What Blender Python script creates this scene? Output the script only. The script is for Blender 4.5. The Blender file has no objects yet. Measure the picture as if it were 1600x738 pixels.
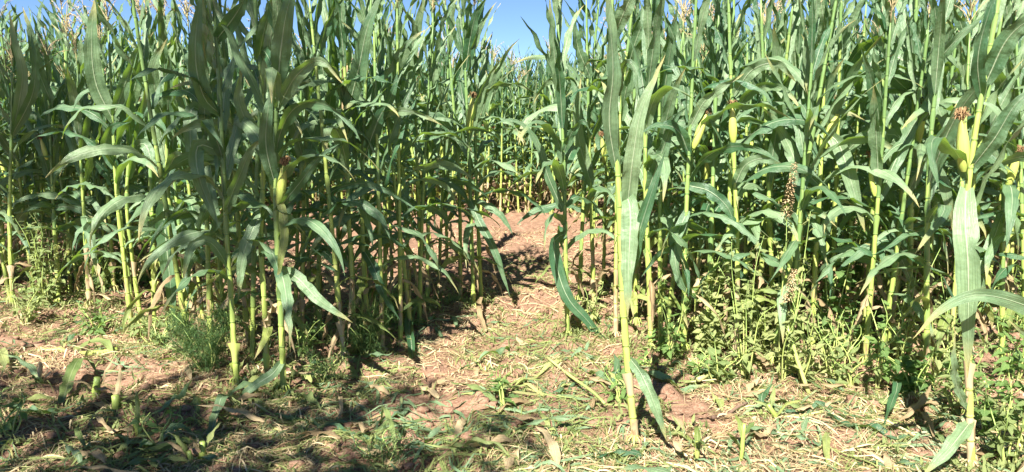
import bpy, math, random
import numpy as np
from mathutils import Vector, Matrix
R = math.radians
random.seed(7); RS = np.random.RandomState(7)
scene = bpy.context.scene
COL = scene.collection

# ------------------------------------------------------------------ camera
CAM_H, F, CX, CY, PITCH = 1.5, 1164.0, 800.0, 369.0, R(9.0)
cam_d = bpy.data.cameras.new('camera'); cam = bpy.data.objects.new('camera', cam_d); COL.objects.link(cam)
cam.location = (0, 0, CAM_H); cam.rotation_euler = (R(90) - PITCH, 0, 0)
cam_d.sensor_width = 36; cam_d.lens = 36 * F / 1600.0; cam_d.clip_end = 2000; cam_d.clip_start = 0.05
scene.camera = cam
# ------------------------------------------------------------------ world, sun, exposure
SUN_EL = R(45); LIGHT_H = Vector((0.36, 1.0, 0)).normalized()
sun_vec = Vector((-LIGHT_H.x * math.cos(SUN_EL), -LIGHT_H.y * math.cos(SUN_EL), math.sin(SUN_EL)))
w = bpy.data.worlds.new('World'); scene.world = w; w.use_nodes = True
nt = w.node_tree; bg = nt.nodes['Background']
sk = nt.nodes.new('ShaderNodeTexSky'); sk.sky_type = 'NISHITA'; sk.sun_disc = False
sk.sun_elevation = SUN_EL; sk.sun_rotation = math.atan2(sun_vec.x, sun_vec.y)
sk.air_density = 0.75; sk.dust_density = 0.0; sk.ozone_density = 5.0; sk.altitude = 2500
nt.links.new(sk.outputs[0], bg.inputs[0]); bg.inputs[1].default_value = 0.05
sd = bpy.data.lights.new('sun', 'SUN'); so = bpy.data.objects.new('sun', sd); COL.objects.link(so)
sd.energy = 5.0; sd.angle = R(0.5); sd.color = (1.0, 0.95, 0.86)
so.rotation_euler = sun_vec.to_track_quat('Z', 'Y').to_euler(); so.location = (-4, -8, 12)
scene.view_settings.view_transform = 'Standard'; scene.view_settings.look = 'None'
scene.view_settings.exposure = 1.82; scene.view_settings.gamma = 1; scene.view_settings.use_curve_mapping = False

# ------------------------------------------------------------------ photograph geometry
FW = np.array([0, math.cos(PITCH), -math.sin(PITCH)]); UP = np.array([0, math.sin(PITCH), math.cos(PITCH)]); RT = np.array([1., 0, 0])
CAMP = np.array([0, 0, CAM_H])
def ray(u, v): return FW * F + RT * (u - CX) + UP * (CY - v)
def ground_at(u, v):
    d = ray(u, v); t = -CAM_H / d[2]; return CAMP + d * t
def at_depth(u, v, Y):
    d = ray(u, v); return CAMP + d * (Y / d[1])

# ------------------------------------------------------------------ noise for terrain
TAB = np.random.RandomState(3).rand(256, 256)
def vnoise(x, y, s=0):
    x = np.asarray(x, float) + 31.7 * s + 500; y = np.asarray(y, float) + 17.3 * s + 500
    xi = np.floor(x).astype(int); yi = np.floor(y).astype(int); fx = x - xi; fy = y - yi
    fx = fx * fx * (3 - 2 * fx); fy = fy * fy * (3 - 2 * fy)
    a = TAB[xi % 256, yi % 256]; b = TAB[(xi + 1) % 256, yi % 256]; c = TAB[xi % 256, (yi + 1) % 256]; d = TAB[(xi + 1) % 256, (yi + 1) % 256]
    return (a * (1 - fx) + b * fx) * (1 - fy) + (c * (1 - fx) + d * fx) * fy
def gh(x, y):
    x = np.asarray(x, float); y = np.asarray(y, float)
    near = np.clip((40 - y) / 20, 0, 1)
    h = 0.09 * (vnoise(x * .9, y * .9, 1) - .5) + 0.045 * (vnoise(x * 2.7, y * 2.7, 2) - .5)
    cl = vnoise(x * 7, y * 7, 3); h = h + 0.055 * np.clip(cl - .5, 0, 1) / .5
    h = h + 0.022 * np.abs(vnoise(x * 15, y * 15, 4) - .5) * 2 + 0.007 * vnoise(x * 31, y * 31, 5)
    return h * near - 0.02
def G(x, y): return float(gh(x, y))

# ------------------------------------------------------------------ materials
def new_mat(name):
    m = bpy.data.materials.new(name); m.use_nodes = True; n = m.node_tree.nodes; n.clear()
    return m, m.node_tree, n, m.node_tree.links
def ramp(n, stops, fac=None, links=None):
    r = n.new('ShaderNodeValToRGB'); e = r.color_ramp.elements
    e[0].position, e[0].color = stops[0][0], (*stops[0][1], 1); e[1].position, e[1].color = stops[-1][0], (*stops[-1][1], 1)
    for p, c in stops[1:-1]:
        k = e.new(p); k.color = (*c, 1)
    if fac is not None: links.new(fac, r.inputs[0])
    return r
def mixc(n, l, fac, a, b, mode='MIX'):
    m = n.new('ShaderNodeMix'); m.data_type = 'RGBA'; m.blend_type = mode
    for s, v in ((0, fac), (6, a), (7, b)):
        if hasattr(v, 'links') or hasattr(v, 'is_output'): l.new(v, m.inputs[s])
        elif s == 0: m.inputs[0].default_value = v
        else: m.inputs[s].default_value = (*v, 1)
    return m.outputs[2]
def math_n(n, l, op, a, b=None, c=None):
    m = n.new('ShaderNodeMath'); m.operation = op
    for i, v in enumerate((a, b, c)):
        if v is None: continue
        if hasattr(v, 'is_output'): l.new(v, m.inputs[i])
        else: m.inputs[i].default_value = v
    return m.outputs[0]
def leaf_material(name, dark, light, rib, trans, tfac=.28, rough=.4, tip=None, vein=.10, spec=.5):
    m, t, n, l = new_mat(name)
    uv = n.new('ShaderNodeUVMap'); sp = n.new('ShaderNodeSeparateXYZ'); l.new(uv.outputs[0], sp.inputs[0])
    oi = n.new('ShaderNodeObjectInfo'); geo = n.new('ShaderNodeNewGeometry')
    nz = n.new('ShaderNodeTexNoise'); nz.inputs['Scale'].default_value = 9; nz.inputs['Detail'].default_value = 4
    l.new(geo.outputs['Position'], nz.inputs['Vector'])
    f = math_n(n, l, 'MULTIPLY_ADD', nz.outputs[0], .9, -.2); f = math_n(n, l, 'MULTIPLY_ADD', oi.outputs['Random'], .75, math_n(n, l, 'SUBTRACT', f, .12))
    base = ramp(n, [(.1, dark), (.9, light)], f, l).outputs[0]
    # fine parallel veins
    cb = n.new('ShaderNodeCombineXYZ'); l.new(math_n(n, l, 'MULTIPLY', sp.outputs[0], 34), cb.inputs[0]); l.new(math_n(n, l, 'MULTIPLY', sp.outputs[1], 2.5), cb.inputs[1])
    vn = n.new('ShaderNodeTexNoise'); vn.inputs['Scale'].default_value = 1.0; vn.inputs['Detail'].default_value = 3; l.new(cb.outputs[0], vn.inputs['Vector'])
    vv = math_n(n, l, 'MULTIPLY_ADD', vn.outputs[0], vein * 10, 1 - vein * 5)
    mul = n.new('ShaderNodeVectorMath'); mul.operation = 'SCALE'; l.new(base, mul.inputs[0]); l.new(vv, mul.inputs['Scale'])
    col = mul.outputs[0]
    if tip:
        tf = ramp(n, [(.78, (0, 0, 0)), (1.0, (1, 1, 1))], sp.outputs[1], l).outputs[0]
        tf = math_n(n, l, 'MULTIPLY', tf, math_n(n, l, 'GREATER_THAN', oi.outputs['Random'], .45))
        col = mixc(n, l, tf, col, tip)
    d = math_n(n, l, 'ABSOLUTE', math_n(n, l, 'SUBTRACT', sp.outputs[0], .5))
    ribf = ramp(n, [(.012, (1, 1, 1)), (.045, (0, 0, 0))], d, l).outputs[0]
    ribf = math_n(n, l, 'MULTIPLY', ribf, math_n(n, l, 'MULTIPLY_ADD', sp.outputs[1], -.9, .95))
    col = mixc(n, l, ribf, col, rib)
    p = n.new('ShaderNodeBsdfPrincipled'); l.new(col, p.inputs['Base Color']); p.inputs['Specular IOR Level'].default_value = spec
    l.new(math_n(n, l, 'MULTIPLY_ADD', nz.outputs[0], .25, rough - .12), p.inputs['Roughness'])
    bp = n.new('ShaderNodeBump'); bp.inputs['Strength'].default_value = .6; bp.inputs['Distance'].default_value = .006
    wn = n.new('ShaderNodeTexNoise'); wn.inputs['Scale'].default_value = 1.; wn.inputs['Detail'].default_value = 2; cb2 = n.new('ShaderNodeCombineXYZ')
    l.new(math_n(n, l, 'MULTIPLY', sp.outputs[0], 2.5), cb2.inputs[0]); l.new(math_n(n, l, 'MULTIPLY', sp.outputs[1], 22), cb2.inputs[1]); l.new(math_n(n, l, 'MULTIPLY', oi.outputs['Random'], 50), cb2.inputs[2]); l.new(cb2.outputs[0], wn.inputs['Vector'])
    l.new(math_n(n, l, 'ADD', math_n(n, l, 'MULTIPLY', wn.outputs[0], 1.6), math_n(n, l, 'ADD', vn.outputs[0], math_n(n, l, 'MULTIPLY', ribf, 1.5))), bp.inputs['Height']); l.new(bp.outputs[0], p.inputs['Normal'])
    tr = n.new('ShaderNodeBsdfTranslucent'); tr.inputs[0].default_value = (*trans, 1)
    mx = n.new('ShaderNodeMixShader'); mx.inputs[0].default_value = tfac
    l.new(p.outputs[0], mx.inputs[1]); l.new(tr.outputs[0], mx.inputs[2])
    o = n.new('ShaderNodeOutputMaterial'); l.new(mx.outputs[0], o.inputs[0])
    return m
def stalk_material(name, stops, spec=.4, rough=.45, noise=.45, tfac=0):
    m, t, n, l = new_mat(name)
    uv = n.new('ShaderNodeUVMap'); sp = n.new('ShaderNodeSeparateXYZ'); l.new(uv.outputs[0], sp.inputs[0])
    oi = n.new('ShaderNodeObjectInfo'); geo = n.new('ShaderNodeNewGeometry')
    mp = n.new('ShaderNodeMapping'); mp.inputs['Scale'].default_value = (60, 60, 6); l.new(geo.outputs['Position'], mp.inputs[0])
    nz = n.new('ShaderNodeTexNoise'); nz.inputs['Scale'].default_value = 1; nz.inputs['Detail'].default_value = 4; l.new(mp.outputs[0], nz.inputs['Vector'])
    f = math_n(n, l, 'ADD', sp.outputs[1], math_n(n, l, 'MULTIPLY_ADD', nz.outputs[0], noise, -noise / 2))
    f = math_n(n, l, 'ADD', f, math_n(n, l, 'MULTIPLY_ADD', oi.outputs['Random'], .5, -.15))
    col = ramp(n, stops, f, l).outputs[0]
    p = n.new('ShaderNodeBsdfPrincipled'); l.new(col, p.inputs['Base Color']); p.inputs['Roughness'].default_value = rough; p.inputs['Specular IOR Level'].default_value = spec
    bp = n.new('ShaderNodeBump'); bp.inputs['Strength'].default_value = .3; bp.inputs['Distance'].default_value = .003
    l.new(nz.outputs[0], bp.inputs['Height']); l.new(bp.outputs[0], p.inputs['Normal'])
    o = n.new('ShaderNodeOutputMaterial'); l.new(p.outputs[0], o.inputs[0])
    return m
M = {}
M['leaf'] = leaf_material('maize_leaf', (.038, .102, .048), (.190, .275, .145), (.50, .58, .38), (.32, .54, .05), .24, .40, tip=(.42, .36, .14), vein=.15)
M['low_leaf'] = leaf_material('ageing_leaf', (.09, .15, .035), (.26, .30, .08), (.5, .5, .25), (.35, .42, .08), .25, .5, tip=(.5, .4, .2))
M['dry'] = leaf_material('dry_leaf', (.24, .17, .09), (.46, .36, .21), (.6, .5, .3), (.5, .38, .18), .2, .7, vein=.15, spec=.2)
M['stalk'] = stalk_material('maize_stalk', [(.0, (.40, .31, .18)), (.012, (.24, .15, .08)), (.05, (.32, .26, .11)), (.12, (.34, .36, .11)), (.3, (.33, .40, .09)), (.55, (.30, .38, .09)), (1., (.13, .22, .07))])
M['husk'] = stalk_material('husk', [(.0, (.30, .38, .08)), (.5, (.44, .51, .11)), (1., (.42, .44, .13))], noise=.5)
M['silk'] = stalk_material('silk', [(.0, (.46, .36, .17)), (.4, (.30, .20, .10)), (1., (.17, .10, .05))], rough=.8, spec=.1, noise=.6)
M['tassel'] = stalk_material('tassel', [(.0, (.26, .30, .12)), (.4, (.36, .31, .16)), (1., (.38, .29, .18))], rough=.8, spec=.1, noise=.6)
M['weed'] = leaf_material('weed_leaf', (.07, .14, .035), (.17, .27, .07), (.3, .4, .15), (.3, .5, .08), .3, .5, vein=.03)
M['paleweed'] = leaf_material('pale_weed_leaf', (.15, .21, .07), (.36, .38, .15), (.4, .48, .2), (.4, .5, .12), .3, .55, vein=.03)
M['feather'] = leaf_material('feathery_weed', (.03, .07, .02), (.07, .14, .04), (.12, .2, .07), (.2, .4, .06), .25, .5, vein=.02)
M['wstem'] = stalk_material('weed_stem', [(.0, (.35, .34, .14)), (.5, (.36, .42, .12)), (1., (.25, .36, .1))])
M['straw'] = stalk_material('straw', [(.0, (.18, .11, .06)), (.5, (.33, .23, .12)), (1., (.50, .41, .24))], rough=.75, spec=.15, noise=.5)
M['green_litter'] = leaf_material('green_litter', (.09, .14, .04), (.32, .36, .12), (.35, .4, .2), (.3, .4, .1), .2, .55, vein=.05)
M['stick'] = stalk_material('brown_stick', [(.0, (.10, .06, .04)), (1., (.2, .13, .09))], rough=.8)
M['bark'] = stalk_material('bark', [(.0, (.10, .075, .05)), (1., (.2, .15, .11))], rough=.9)
def soil_material(name, k=1.0):
    m, t, n, l = new_mat(name)
    geo = n.new('ShaderNodeNewGeometry')
    def noise(s, d=6, r=.6):
        a = n.new('ShaderNodeTexNoise'); a.inputs['Scale'].default_value = s; a.inputs['Detail'].default_value = d; a.inputs['Roughness'].default_value = r
        l.new(geo.outputs['Position'], a.inputs['Vector']); return a.outputs[0]
    a, b, c = noise(1.3), noise(14), noise(90)
    col = ramp(n, [(.3, (.08, .04, .026)), (.5, (.175, .093, .06)), (.72, (.30, .19, .125))], b, l).outputs[0]
    col = mixc(n, l, math_n(n, l, 'MULTIPLY', a, .6), col, (.20, .112, .074))
    col = mixc(n, l, ramp(n, [(.42, (0, 0, 0)), (.62, (.55, .55, .55))], c, l).outputs[0], col, (.34, .24, .165))
    p = n.new('ShaderNodeBsdfPrincipled'); l.new(col, p.inputs['Base Color']); p.inputs['Roughness'].default_value = .95; p.inputs['Specular IOR Level'].default_value = .1
    bp = n.new('ShaderNodeBump'); bp.inputs['Strength'].default_value = .8; bp.inputs['Distance'].default_value = .012
    l.new(math_n(n, l, 'ADD', b, math_n(n, l, 'MULTIPLY', c, .6)), bp.inputs['Height']); l.new(bp.outputs[0], p.inputs['Normal'])
    o = n.new('ShaderNodeOutputMaterial'); l.new(p.outputs[0], o.inputs[0])
    return m
M['soil'] = soil_material('soil')

# ------------------------------------------------------------------ mesh helpers
class MB:
    """collects quad/tri geometry with uvs"""
    def __init__(s): s.V = []; s.Fq = []; s.UV = []; s.n = 0
    def grid(s, P, UV, wrap=False):
        P = np.asarray(P, float); a, b = P.shape[:2]
        i = np.arange(a - 1)[:, None]; j = np.arange(b - 1 if not wrap else b)[None, :]; j2 = (j + 1) % b
        f = np.stack([i * b + j, i * b + j2, (i + 1) * b + j2, (i + 1) * b + j], -1).reshape(-1, 4) + s.n
        s.V.append(P.reshape(-1, 3)); s.UV.append(np.asarray(UV, float).reshape(-1, 2)); s.Fq.append(f); s.n += a * b
        return s
    def mesh(s, name):
        V = np.concatenate(s.V); Fq = np.concatenate(s.Fq); UV = np.concatenate(s.UV)
        me = bpy.data.meshes.new(name)
        me.vertices.add(len(V)); me.vertices.foreach_set('co', V.ravel())
        k = Fq.shape[1]
        me.loops.add(Fq.size); me.loops.foreach_set('vertex_index', Fq.ravel().astype(np.int32))
        me.polygons.add(len(Fq)); me.polygons.foreach_set('loop_start', (np.arange(len(Fq)) * k).astype(np.int32))
        uvl = me.uv_layers.new(name='UVMap'); uvl.data.foreach_set('uv', UV[Fq.ravel()].ravel())
        me.polygons.foreach_set('use_smooth', np.ones(len(Fq), bool)); me.update(calc_edges=True); me.validate()
        return me
def obj(name, me, mat, parent=None):
    if isinstance(me, MB): me = me.mesh(name)
    if mat is not None and not me.materials: me.materials.append(mat)
    o = bpy.data.objects.new(name, me); COL.objects.link(o)
    if parent is not None: o.parent = parent
    return o
def tag(o, label=None, cat=None, group=None, kind=None):
    for k, v in (('label', label), ('category', cat), ('group', group), ('kind', kind)):
        if v: o[k] = v
    return o
def empty(name, loc, rot=(0, 0, 0)):
    o = bpy.data.objects.new(name, None); COL.objects.link(o); o.location = loc; o.rotation_euler = rot; o.empty_display_size = .1
    return o
CH = {}
def kids(o): return [c for c in PARTS.get(o.name, [])]
PARTS = {}
def part(name, me, mat, parent):
    o = obj(name, me, mat, parent); PARTS.setdefault(parent.name, []).append(o); return o
def copy_tree(o, parent=None):
    c = o.copy(); COL.objects.link(c)
    if parent is not None: c.parent = parent; PARTS.setdefault(parent.name, []).append(c)
    for ch in list(PARTS.get(o.name, [])): copy_tree(ch, c)
    return c
def nrm(v): return v / np.maximum(np.linalg.norm(v, axis=-1, keepdims=True), 1e-9)
def tube(mb, P, rad, k=8, v0=0., v1=1., cap=True):
    P = np.asarray(P, float); rad = np.asarray(rad, float)
    if cap:
        P = np.vstack([P[:1], P, P[-1:]]); rad = np.concatenate([[1e-4], rad, [1e-4]])
    T = np.gradient(P, axis=0); T[0] = P[min(2, len(P) - 1)] - P[0]; T[-1] = P[-1] - P[max(-3, -len(P))]; T = nrm(T)
    ref = np.array([1., 0, 0]) if abs(T[:, 0]).mean() < .8 else np.array([0, 0, 1.])
    S = nrm(np.cross(T, ref)); B = np.cross(T, S)
    a = np.linspace(0, 2 * np.pi, k, endpoint=False)
    Q = P[:, None] + rad[:, None, None] * (np.cos(a)[None, :, None] * S[:, None] + np.sin(a)[None, :, None] * B[:, None])
    L = np.concatenate([[0], np.cumsum(np.linalg.norm(np.diff(P, axis=0), axis=1))]); L = L / max(L[-1], 1e-6)
    UV = np.stack(np.broadcast_arrays((a / (2 * np.pi))[None, :], (v0 + (v1 - v0) * L)[:, None]), -1)
    mb.grid(Q, UV, wrap=True)
def spline(pts, n):
    """Catmull-Rom through pts (any dims), uniform-ish by length"""
    p = np.asarray(pts, float); p = np.vstack([2 * p[0] - p[1], p, 2 * p[-1] - p[-2]]); out = []
    for i in range(1, len(p) - 2):
        t = np.linspace(0, 1, 24, endpoint=False)[:, None]; a, b, c, d = p[i - 1], p[i], p[i + 1], p[i + 2]
        out.append(.5 * ((2 * b) + (c - a) * t + (2 * a - 5 * b + 4 * c - d) * t ** 2 + (3 * b - a - 3 * c + d) * t ** 3))
    q = np.vstack(out + [p[-2][None]]); L = np.concatenate([[0], np.cumsum(np.linalg.norm(np.diff(q[:, :3], axis=0), axis=1))])
    s = np.linspace(0, L[-1], n)
    return np.stack([np.interp(s, L, q[:, k]) for k in range(q.shape[1])], -1)
def blade(mb, P, S, width, fold=.35, wav=.012, freq=3., rng=random, across=4, base=.45, tipsharp=1., v0=0., v1=1., edge=None, peak=.3):
    """one strap leaf along path P with side vectors S"""
    n = len(P); t = np.linspace(0, 1, n)
    T = nrm(np.gradient(P, axis=0)); S = nrm(S - T * (S * T).sum(-1, keepdims=True)); N = np.cross(S, T)
    up = base + (1 - base) * np.clip(t / peak, 0, 1) ** .7
    down = np.clip(1 - np.clip((t - peak) / (1 - peak), 0, 1) ** (1.9 * tipsharp), 0.012, 1)
    wd = width * up * down
    u = np.linspace(-1, 1, across + 1); au = np.abs(u)
    fo = fold * (1 + 1.6 * np.exp(-t * 14))
    ph = [rng.uniform(0, 6.28), rng.uniform(0, 6.28)]
    fr = [freq * rng.uniform(.8, 1.25), freq * rng.uniform(.8, 1.25)]
    amp = wav * np.clip(t * 6, 0, 1) * np.clip((1 - t) * 3, .2, 1)
    wv = np.where(u[None] < 0, np.sin(fr[0] * 6.28 * t[:, None] + ph[0]), np.sin(fr[1] * 6.28 * t[:, None] + ph[1])) * amp[:, None] * au[None] ** 1.6
    hw = wd[:, None] / 2
    jl, jr = [np.array([1 + rng.gauss(0, .035) - (.5 * rng.random() if rng.random() < .035 else 0) for _ in range(n)]) for _ in (0, 1)]
    hw = hw * np.where(u[None] < 0, jl[:, None], jr[:, None])
    X = u[None] * hw * np.cos(fo)[:, None]; Z = au[None] ** 1.15 * hw * np.sin(fo)[:, None] + wv
    Q = P[:, None] + X[..., None] * S[:, None] + Z[..., None] * N[:, None]
    UV = np.stack(np.broadcast_arrays(((u + 1) / 2)[None], (v0 + (v1 - v0) * t)[:, None]), -1)
    mb.grid(Q, UV)
def leaf_path(h, az, phi0, phi1, L, p=1.3, curl=0., n=13, r0=.01):
    t = np.linspace(0, 1, n); phi = phi0 + (phi1 - phi0) * t ** p; a = az + curl * t ** 2
    d = np.stack([np.sin(phi) * np.cos(a), np.sin(phi) * np.sin(a), np.cos(phi)], -1)
    st = L / (n - 1); P = np.zeros((n, 3)); P[0] = (r0 * math.cos(az), r0 * math.sin(az), h)
    P[1:] = P[0] + np.cumsum((d[:-1] + d[1:]) / 2 * st, 0)
    S = np.stack([-np.sin(a), np.cos(a), 0 * a], -1)
    return P, S, d
def twist(P, S, ang):
    T = nrm(np.gradient(P, axis=0)); B = np.cross(T, S); return S * np.cos(ang)[:, None] + B * np.sin(ang)[:, None]

# ------------------------------------------------------------------ maize plant
def stalk_mesh(H, rng, path=None, r0=.0158, k=8, roots=True, tube_n=None):
    """jointed stalk with leaf sheaths; returns MB, node heights, centre function"""
    nodes = [.05]; z = .05
    while z < H * .93:
        z += (.09 + .075 * min(1, z / .7)) * rng.uniform(.9, 1.1) if z < .5 else .117 * rng.uniform(.88, 1.15); nodes.append(z)
    zz = []; rr = []; prev = 0
    for i, a in enumerate(nodes[:-1]):
        b = nodes[i + 1]; f = 1 - .55 * (a / H); R0 = r0 * f
        for q, s in ((0, 1.15), (.04, 1.10), (.12, 1.02), (.5, 1.02), (.86, 1.05), (.9, .93), (.97, .94)):
            zz.append(a + (b - a) * q); rr.append(R0 * s)
    zz = np.array([-.04, .0] + zz + [nodes[-1], H]); rr = np.array([r0 * 1.25, r0 * 1.15] + rr + [r0 * .4, r0 * .25])
    bx, by = rng.uniform(-.03, .03), rng.uniform(-.03, .03)
    def centre(z):
        z = np.asarray(z, float); s = z / H
        if path is None:
            return np.stack([bx * s * s * H, by * s * s * H, z], -1)
        return np.stack([np.interp(z, path[:, 2], path[:, 0]), np.interp(z, path[:, 2], path[:, 1]), z], -1)
    P = centre(zz)
    mb = MB(); tube(mb, P, rr, k)
    for i, a in enumerate(nodes[:-1]):
        b = nodes[i + 1]; R0 = r0 * (1 - .55 * a / H); tt = np.linspace(0, 1, 5); a0 = rng.uniform(0, 6.28); dry = a < .38 and rng.random() < .6
        span = rng.uniform(1.6, 2.9) * (1 - .35 * tt); ua = np.linspace(-1, 1, 7); aa = a0 + ua[None] * span[:, None]
        top = (b - a) * rng.uniform(.75, 1.05); zz_ = a + .006 + top * tt; fl = (.9 if dry else .22) * rng.uniform(.3, 1.2)
        rr_ = R0 * (1.16 + .03 * tt)[:, None] * (1 + fl * tt[:, None] ** 2 * np.abs(ua)[None] ** 3 + (.12 * np.sin(tt * 5 + a0))[:, None] * np.abs(ua)[None] ** 4)
        c_ = centre(zz_); Q = np.stack([c_[:, None, 0] + rr_ * np.cos(aa), c_[:, None, 1] + rr_ * np.sin(aa), np.broadcast_to(zz_[:, None], aa.shape) - .012 * np.abs(ua)[None] * tt[:, None]], -1)
        v_ = -.12 + .1 * rng.random() if dry else min(1.2, a / H + rng.uniform(.1, .45)); mb.grid(Q, np.stack(np.broadcast_arrays(((ua + 1) / 2)[None], np.full((5, 1), v_)), -1))
        ring = centre(np.array([a - .004, a, a + .004])); tube(mb, ring, np.array([1.02, 1.2, 1.05]) * R0 * 1.04, 8, min(1, a / H + .35), min(1, a / H + .35), cap=False)
    if roots:
        for q in range(7):
            a = q * .9 + rng.uniform(-.2, .2); c = centre(.06)
            tube(mb, [c, c + np.array([math.cos(a) * .030, math.sin(a) * .030, -.022]), c + np.array([math.cos(a) * .048, math.sin(a) * .048, -.085])], [.005, .0042, .003], 5, .02, .02, cap=False)
    return mb, nodes, centre
def ear_meshes(rng, L=.24, r=.026, lod=1):
    """husked ear along +Z from origin, plus silk tuft"""
    n = 15 if lod else 7; t = np.linspace(0, 1, n); k = 20 if lod else 7
    a = np.linspace(0, 2 * np.pi, k, endpoint=False)
    pr = r * np.clip(np.sin(np.pi * (t * .80 + .13)) ** .75, .0, 1) * (1 - .25 * t); pr[0] = r * .35; pr[-1] = r * .22
    rad = pr[:, None] * (1 + .12 * np.cos(a * 3 + 1.0 + 2.0 * t[:, None]) + .05 * np.cos(a * 7 + t[:, None]))
    Q = np.stack([rad * np.cos(a), rad * np.sin(a), np.broadcast_to((t * L)[:, None], rad.shape)], -1)
    mb = MB(); mb.grid(Q, np.stack(np.broadcast_arrays(a[None] / 6.283, t[:, None]), -1), wrap=True)
    if lod:   # overlapping outer husk leaves
        for q in range(5):
            a0 = q * 1.3 + rng.uniform(-.2, .2); tt = np.linspace(0, 1, 10); e = rng.uniform(.78, 1.08)
            rr = np.interp(tt * e, t, pr) * 1.06 + .0008 + .014 * np.clip(tt - .85, 0, 1) * rng.uniform(0, 3)
            ua = np.linspace(-1, 1, 5) * 1.0; wv = np.sin(np.pi * (tt * .8 + .2)) ** .6; wv[-1] = .06
            aa = a0 + ua[None] * wv[:, None] * .95
            Q = np.stack([rr[:, None] * np.cos(aa), rr[:, None] * np.sin(aa), np.broadcast_to((tt * e * L)[:, None], aa.shape)], -1)
            mb.grid(Q, np.stack(np.broadcast_arrays((ua + 1)[None] / 2, tt[:, None]), -1))
    sk_ = MB(); top = np.array([0, 0, L * .96])
    for q in range(110 if lod else 10):
        a0 = rng.uniform(0, 6.28); sp = rng.uniform(.004, .026); hh = rng.uniform(.018, .055)
        c = np.array([math.cos(a0), math.sin(a0), 0])
        P = np.array([top + c * .004, top + c * sp * .6 + [0, 0, hh * .6], top + c * sp + [rng.uniform(-.008, .008), rng.uniform(-.008, .008), hh], top + c * sp * 1.5 + [0, 0, hh * rng.uniform(.3, 1.)]])
        s = np.cross(c, [0, 0, 1.]) + c * rng.uniform(-.6, .6)
        wdt = .0017 if lod else .006
        Q = np.stack([P - s * wdt, P + s * wdt], 1); sk_.grid(Q, np.stack(np.broadcast_arrays(np.array([0, 1.])[None], np.linspace(0, 1, 4)[:, None]), -1))
    return mb, sk_
def tassel_mesh(rng, L=.34, nb=11, lod=1):
    mb = MB(); zz = np.linspace(0, L, 6); b = rng.uniform(-.04, .04)
    P = np.stack([b * (zz / L) ** 2, 0 * zz, zz], -1); tube(mb, P, np.interp(zz, [0, L * .3, L], [.004, .005, .0015]), 5)
    for q in range(nb):
        h = L * rng.uniform(.08, .5); a = rng.uniform(0, 6.28); l_ = L * rng.uniform(.4, .7); n = 6 if lod else 4
        Pp, S, d = leaf_path(h, a, R(rng.uniform(12, 30)), R(rng.uniform(30, 95)), l_, 1.4, rng.uniform(-.4, .4), n, .002)
        tube(mb, Pp, np.linspace(.0032, .0014, n), 4, .3, 1., cap=False)
        if lod:   # little anthers hanging off the branch
            for i in range(1, n):
                for s in range(2):
                    c = Pp[i] + (Pp[i - 1] - Pp[i]) * rng.random(); e = c + np.array([rng.uniform(-.012, .012), rng.uniform(-.012, .012), -rng.uniform(.004, .014)])
                    sd_ = np.array([.0022, .0022, 0]); mb.grid(np.array([[c - sd_, c + sd_], [e - sd_, e + sd_]]), [[[0, .8], [1, .8]], [[0, 1], [1, 1]]])
    return mb
def plant_leaves(nodes, centre, H, rng, plane, n=16, across=4, skip_low=.3, erect=1.0, dens=1.0):
    """yields (MB, material key) for every leaf of one plant, in plant space"""
    side = rng.random() < .5
    for i, z in enumerate(nodes[1:]):
        s = z / H
        if z < skip_low and rng.random() < .25: side = not side; continue
        if rng.random() > dens: side = not side; continue
        az = plane + (math.pi if side else 0) + rng.gauss(0, .32); side = not side
        c = centre(z + .12 * (1 - s * .6)); zl = float(c[2])
        if zl > H: zl = H * .97; c = centre(zl)
        L = (.47 + .25 * math.sin(math.pi * min(1, s * 1.05) ** .9)) * rng.uniform(.85, 1.15); W = (.050 + .027 * math.sin(math.pi * min(1, s * 1.1))) * rng.uniform(.88, 1.15)
        low = s < .33
        if s > .72: f0, f1, p = rng.uniform(8, 20), rng.uniform(18, 70) * erect, rng.uniform(1.2, 2.4); L *= .88; W *= .85
        elif s > .42:
            if rng.random() < .4: f0, f1, p = rng.uniform(10, 25), rng.uniform(25, 65), rng.uniform(1., 2.)
            else: f0, f1, p = rng.uniform(14, 30), rng.uniform(120, 172), rng.uniform(.65, 1.3)
        else: f0, f1, p = rng.uniform(22, 45), rng.uniform(130, 178), rng.uniform(.5, .9); L *= .95
        if low and s < .2: L *= .9; W *= .95
        mat = 'leaf'
        if s < .2 and rng.random() < .6: mat = 'dry'
        elif s < .12: mat = 'low_leaf'
        elif s < .22: mat = rng.choice(['low_leaf', 'dry', 'leaf'])
        if mat == 'dry': f0, f1, p = rng.uniform(25, 60), rng.uniform(165, 185), rng.uniform(.2, .45); W *= .85; L *= .8
        P, S, d = leaf_path(0, az, R(f0), R(f1), L, p, rng.gauss(0, .5), n, .010)
        P = P + c
        S = twist(P, S, np.linspace(0, 1, n) ** 1.2 * rng.gauss(0, 1.2))
        mb = MB(); blade(mb, P, S, W, fold=rng.uniform(.15, .5) if mat != 'dry' else .8, wav=rng.uniform(.007, .019), freq=rng.uniform(2.2, 4.5), rng=rng, across=across)
        yield mb, mat
def add_ear(root, c, az, tilt, rng, L=.24, r=.026, lod=1, rest=None):
    me, sk_ = ear_meshes(rng, L, r, lod)
    e = part('ear', me, M['husk'], root)
    e.location = c; e.rotation_euler = Vector((math.sin(tilt) * math.cos(az), math.sin(tilt) * math.sin(az), math.cos(tilt))).to_track_quat('Z', 'Y').to_euler()
    part('silk', sk_, M['silk'], e); return e
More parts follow.
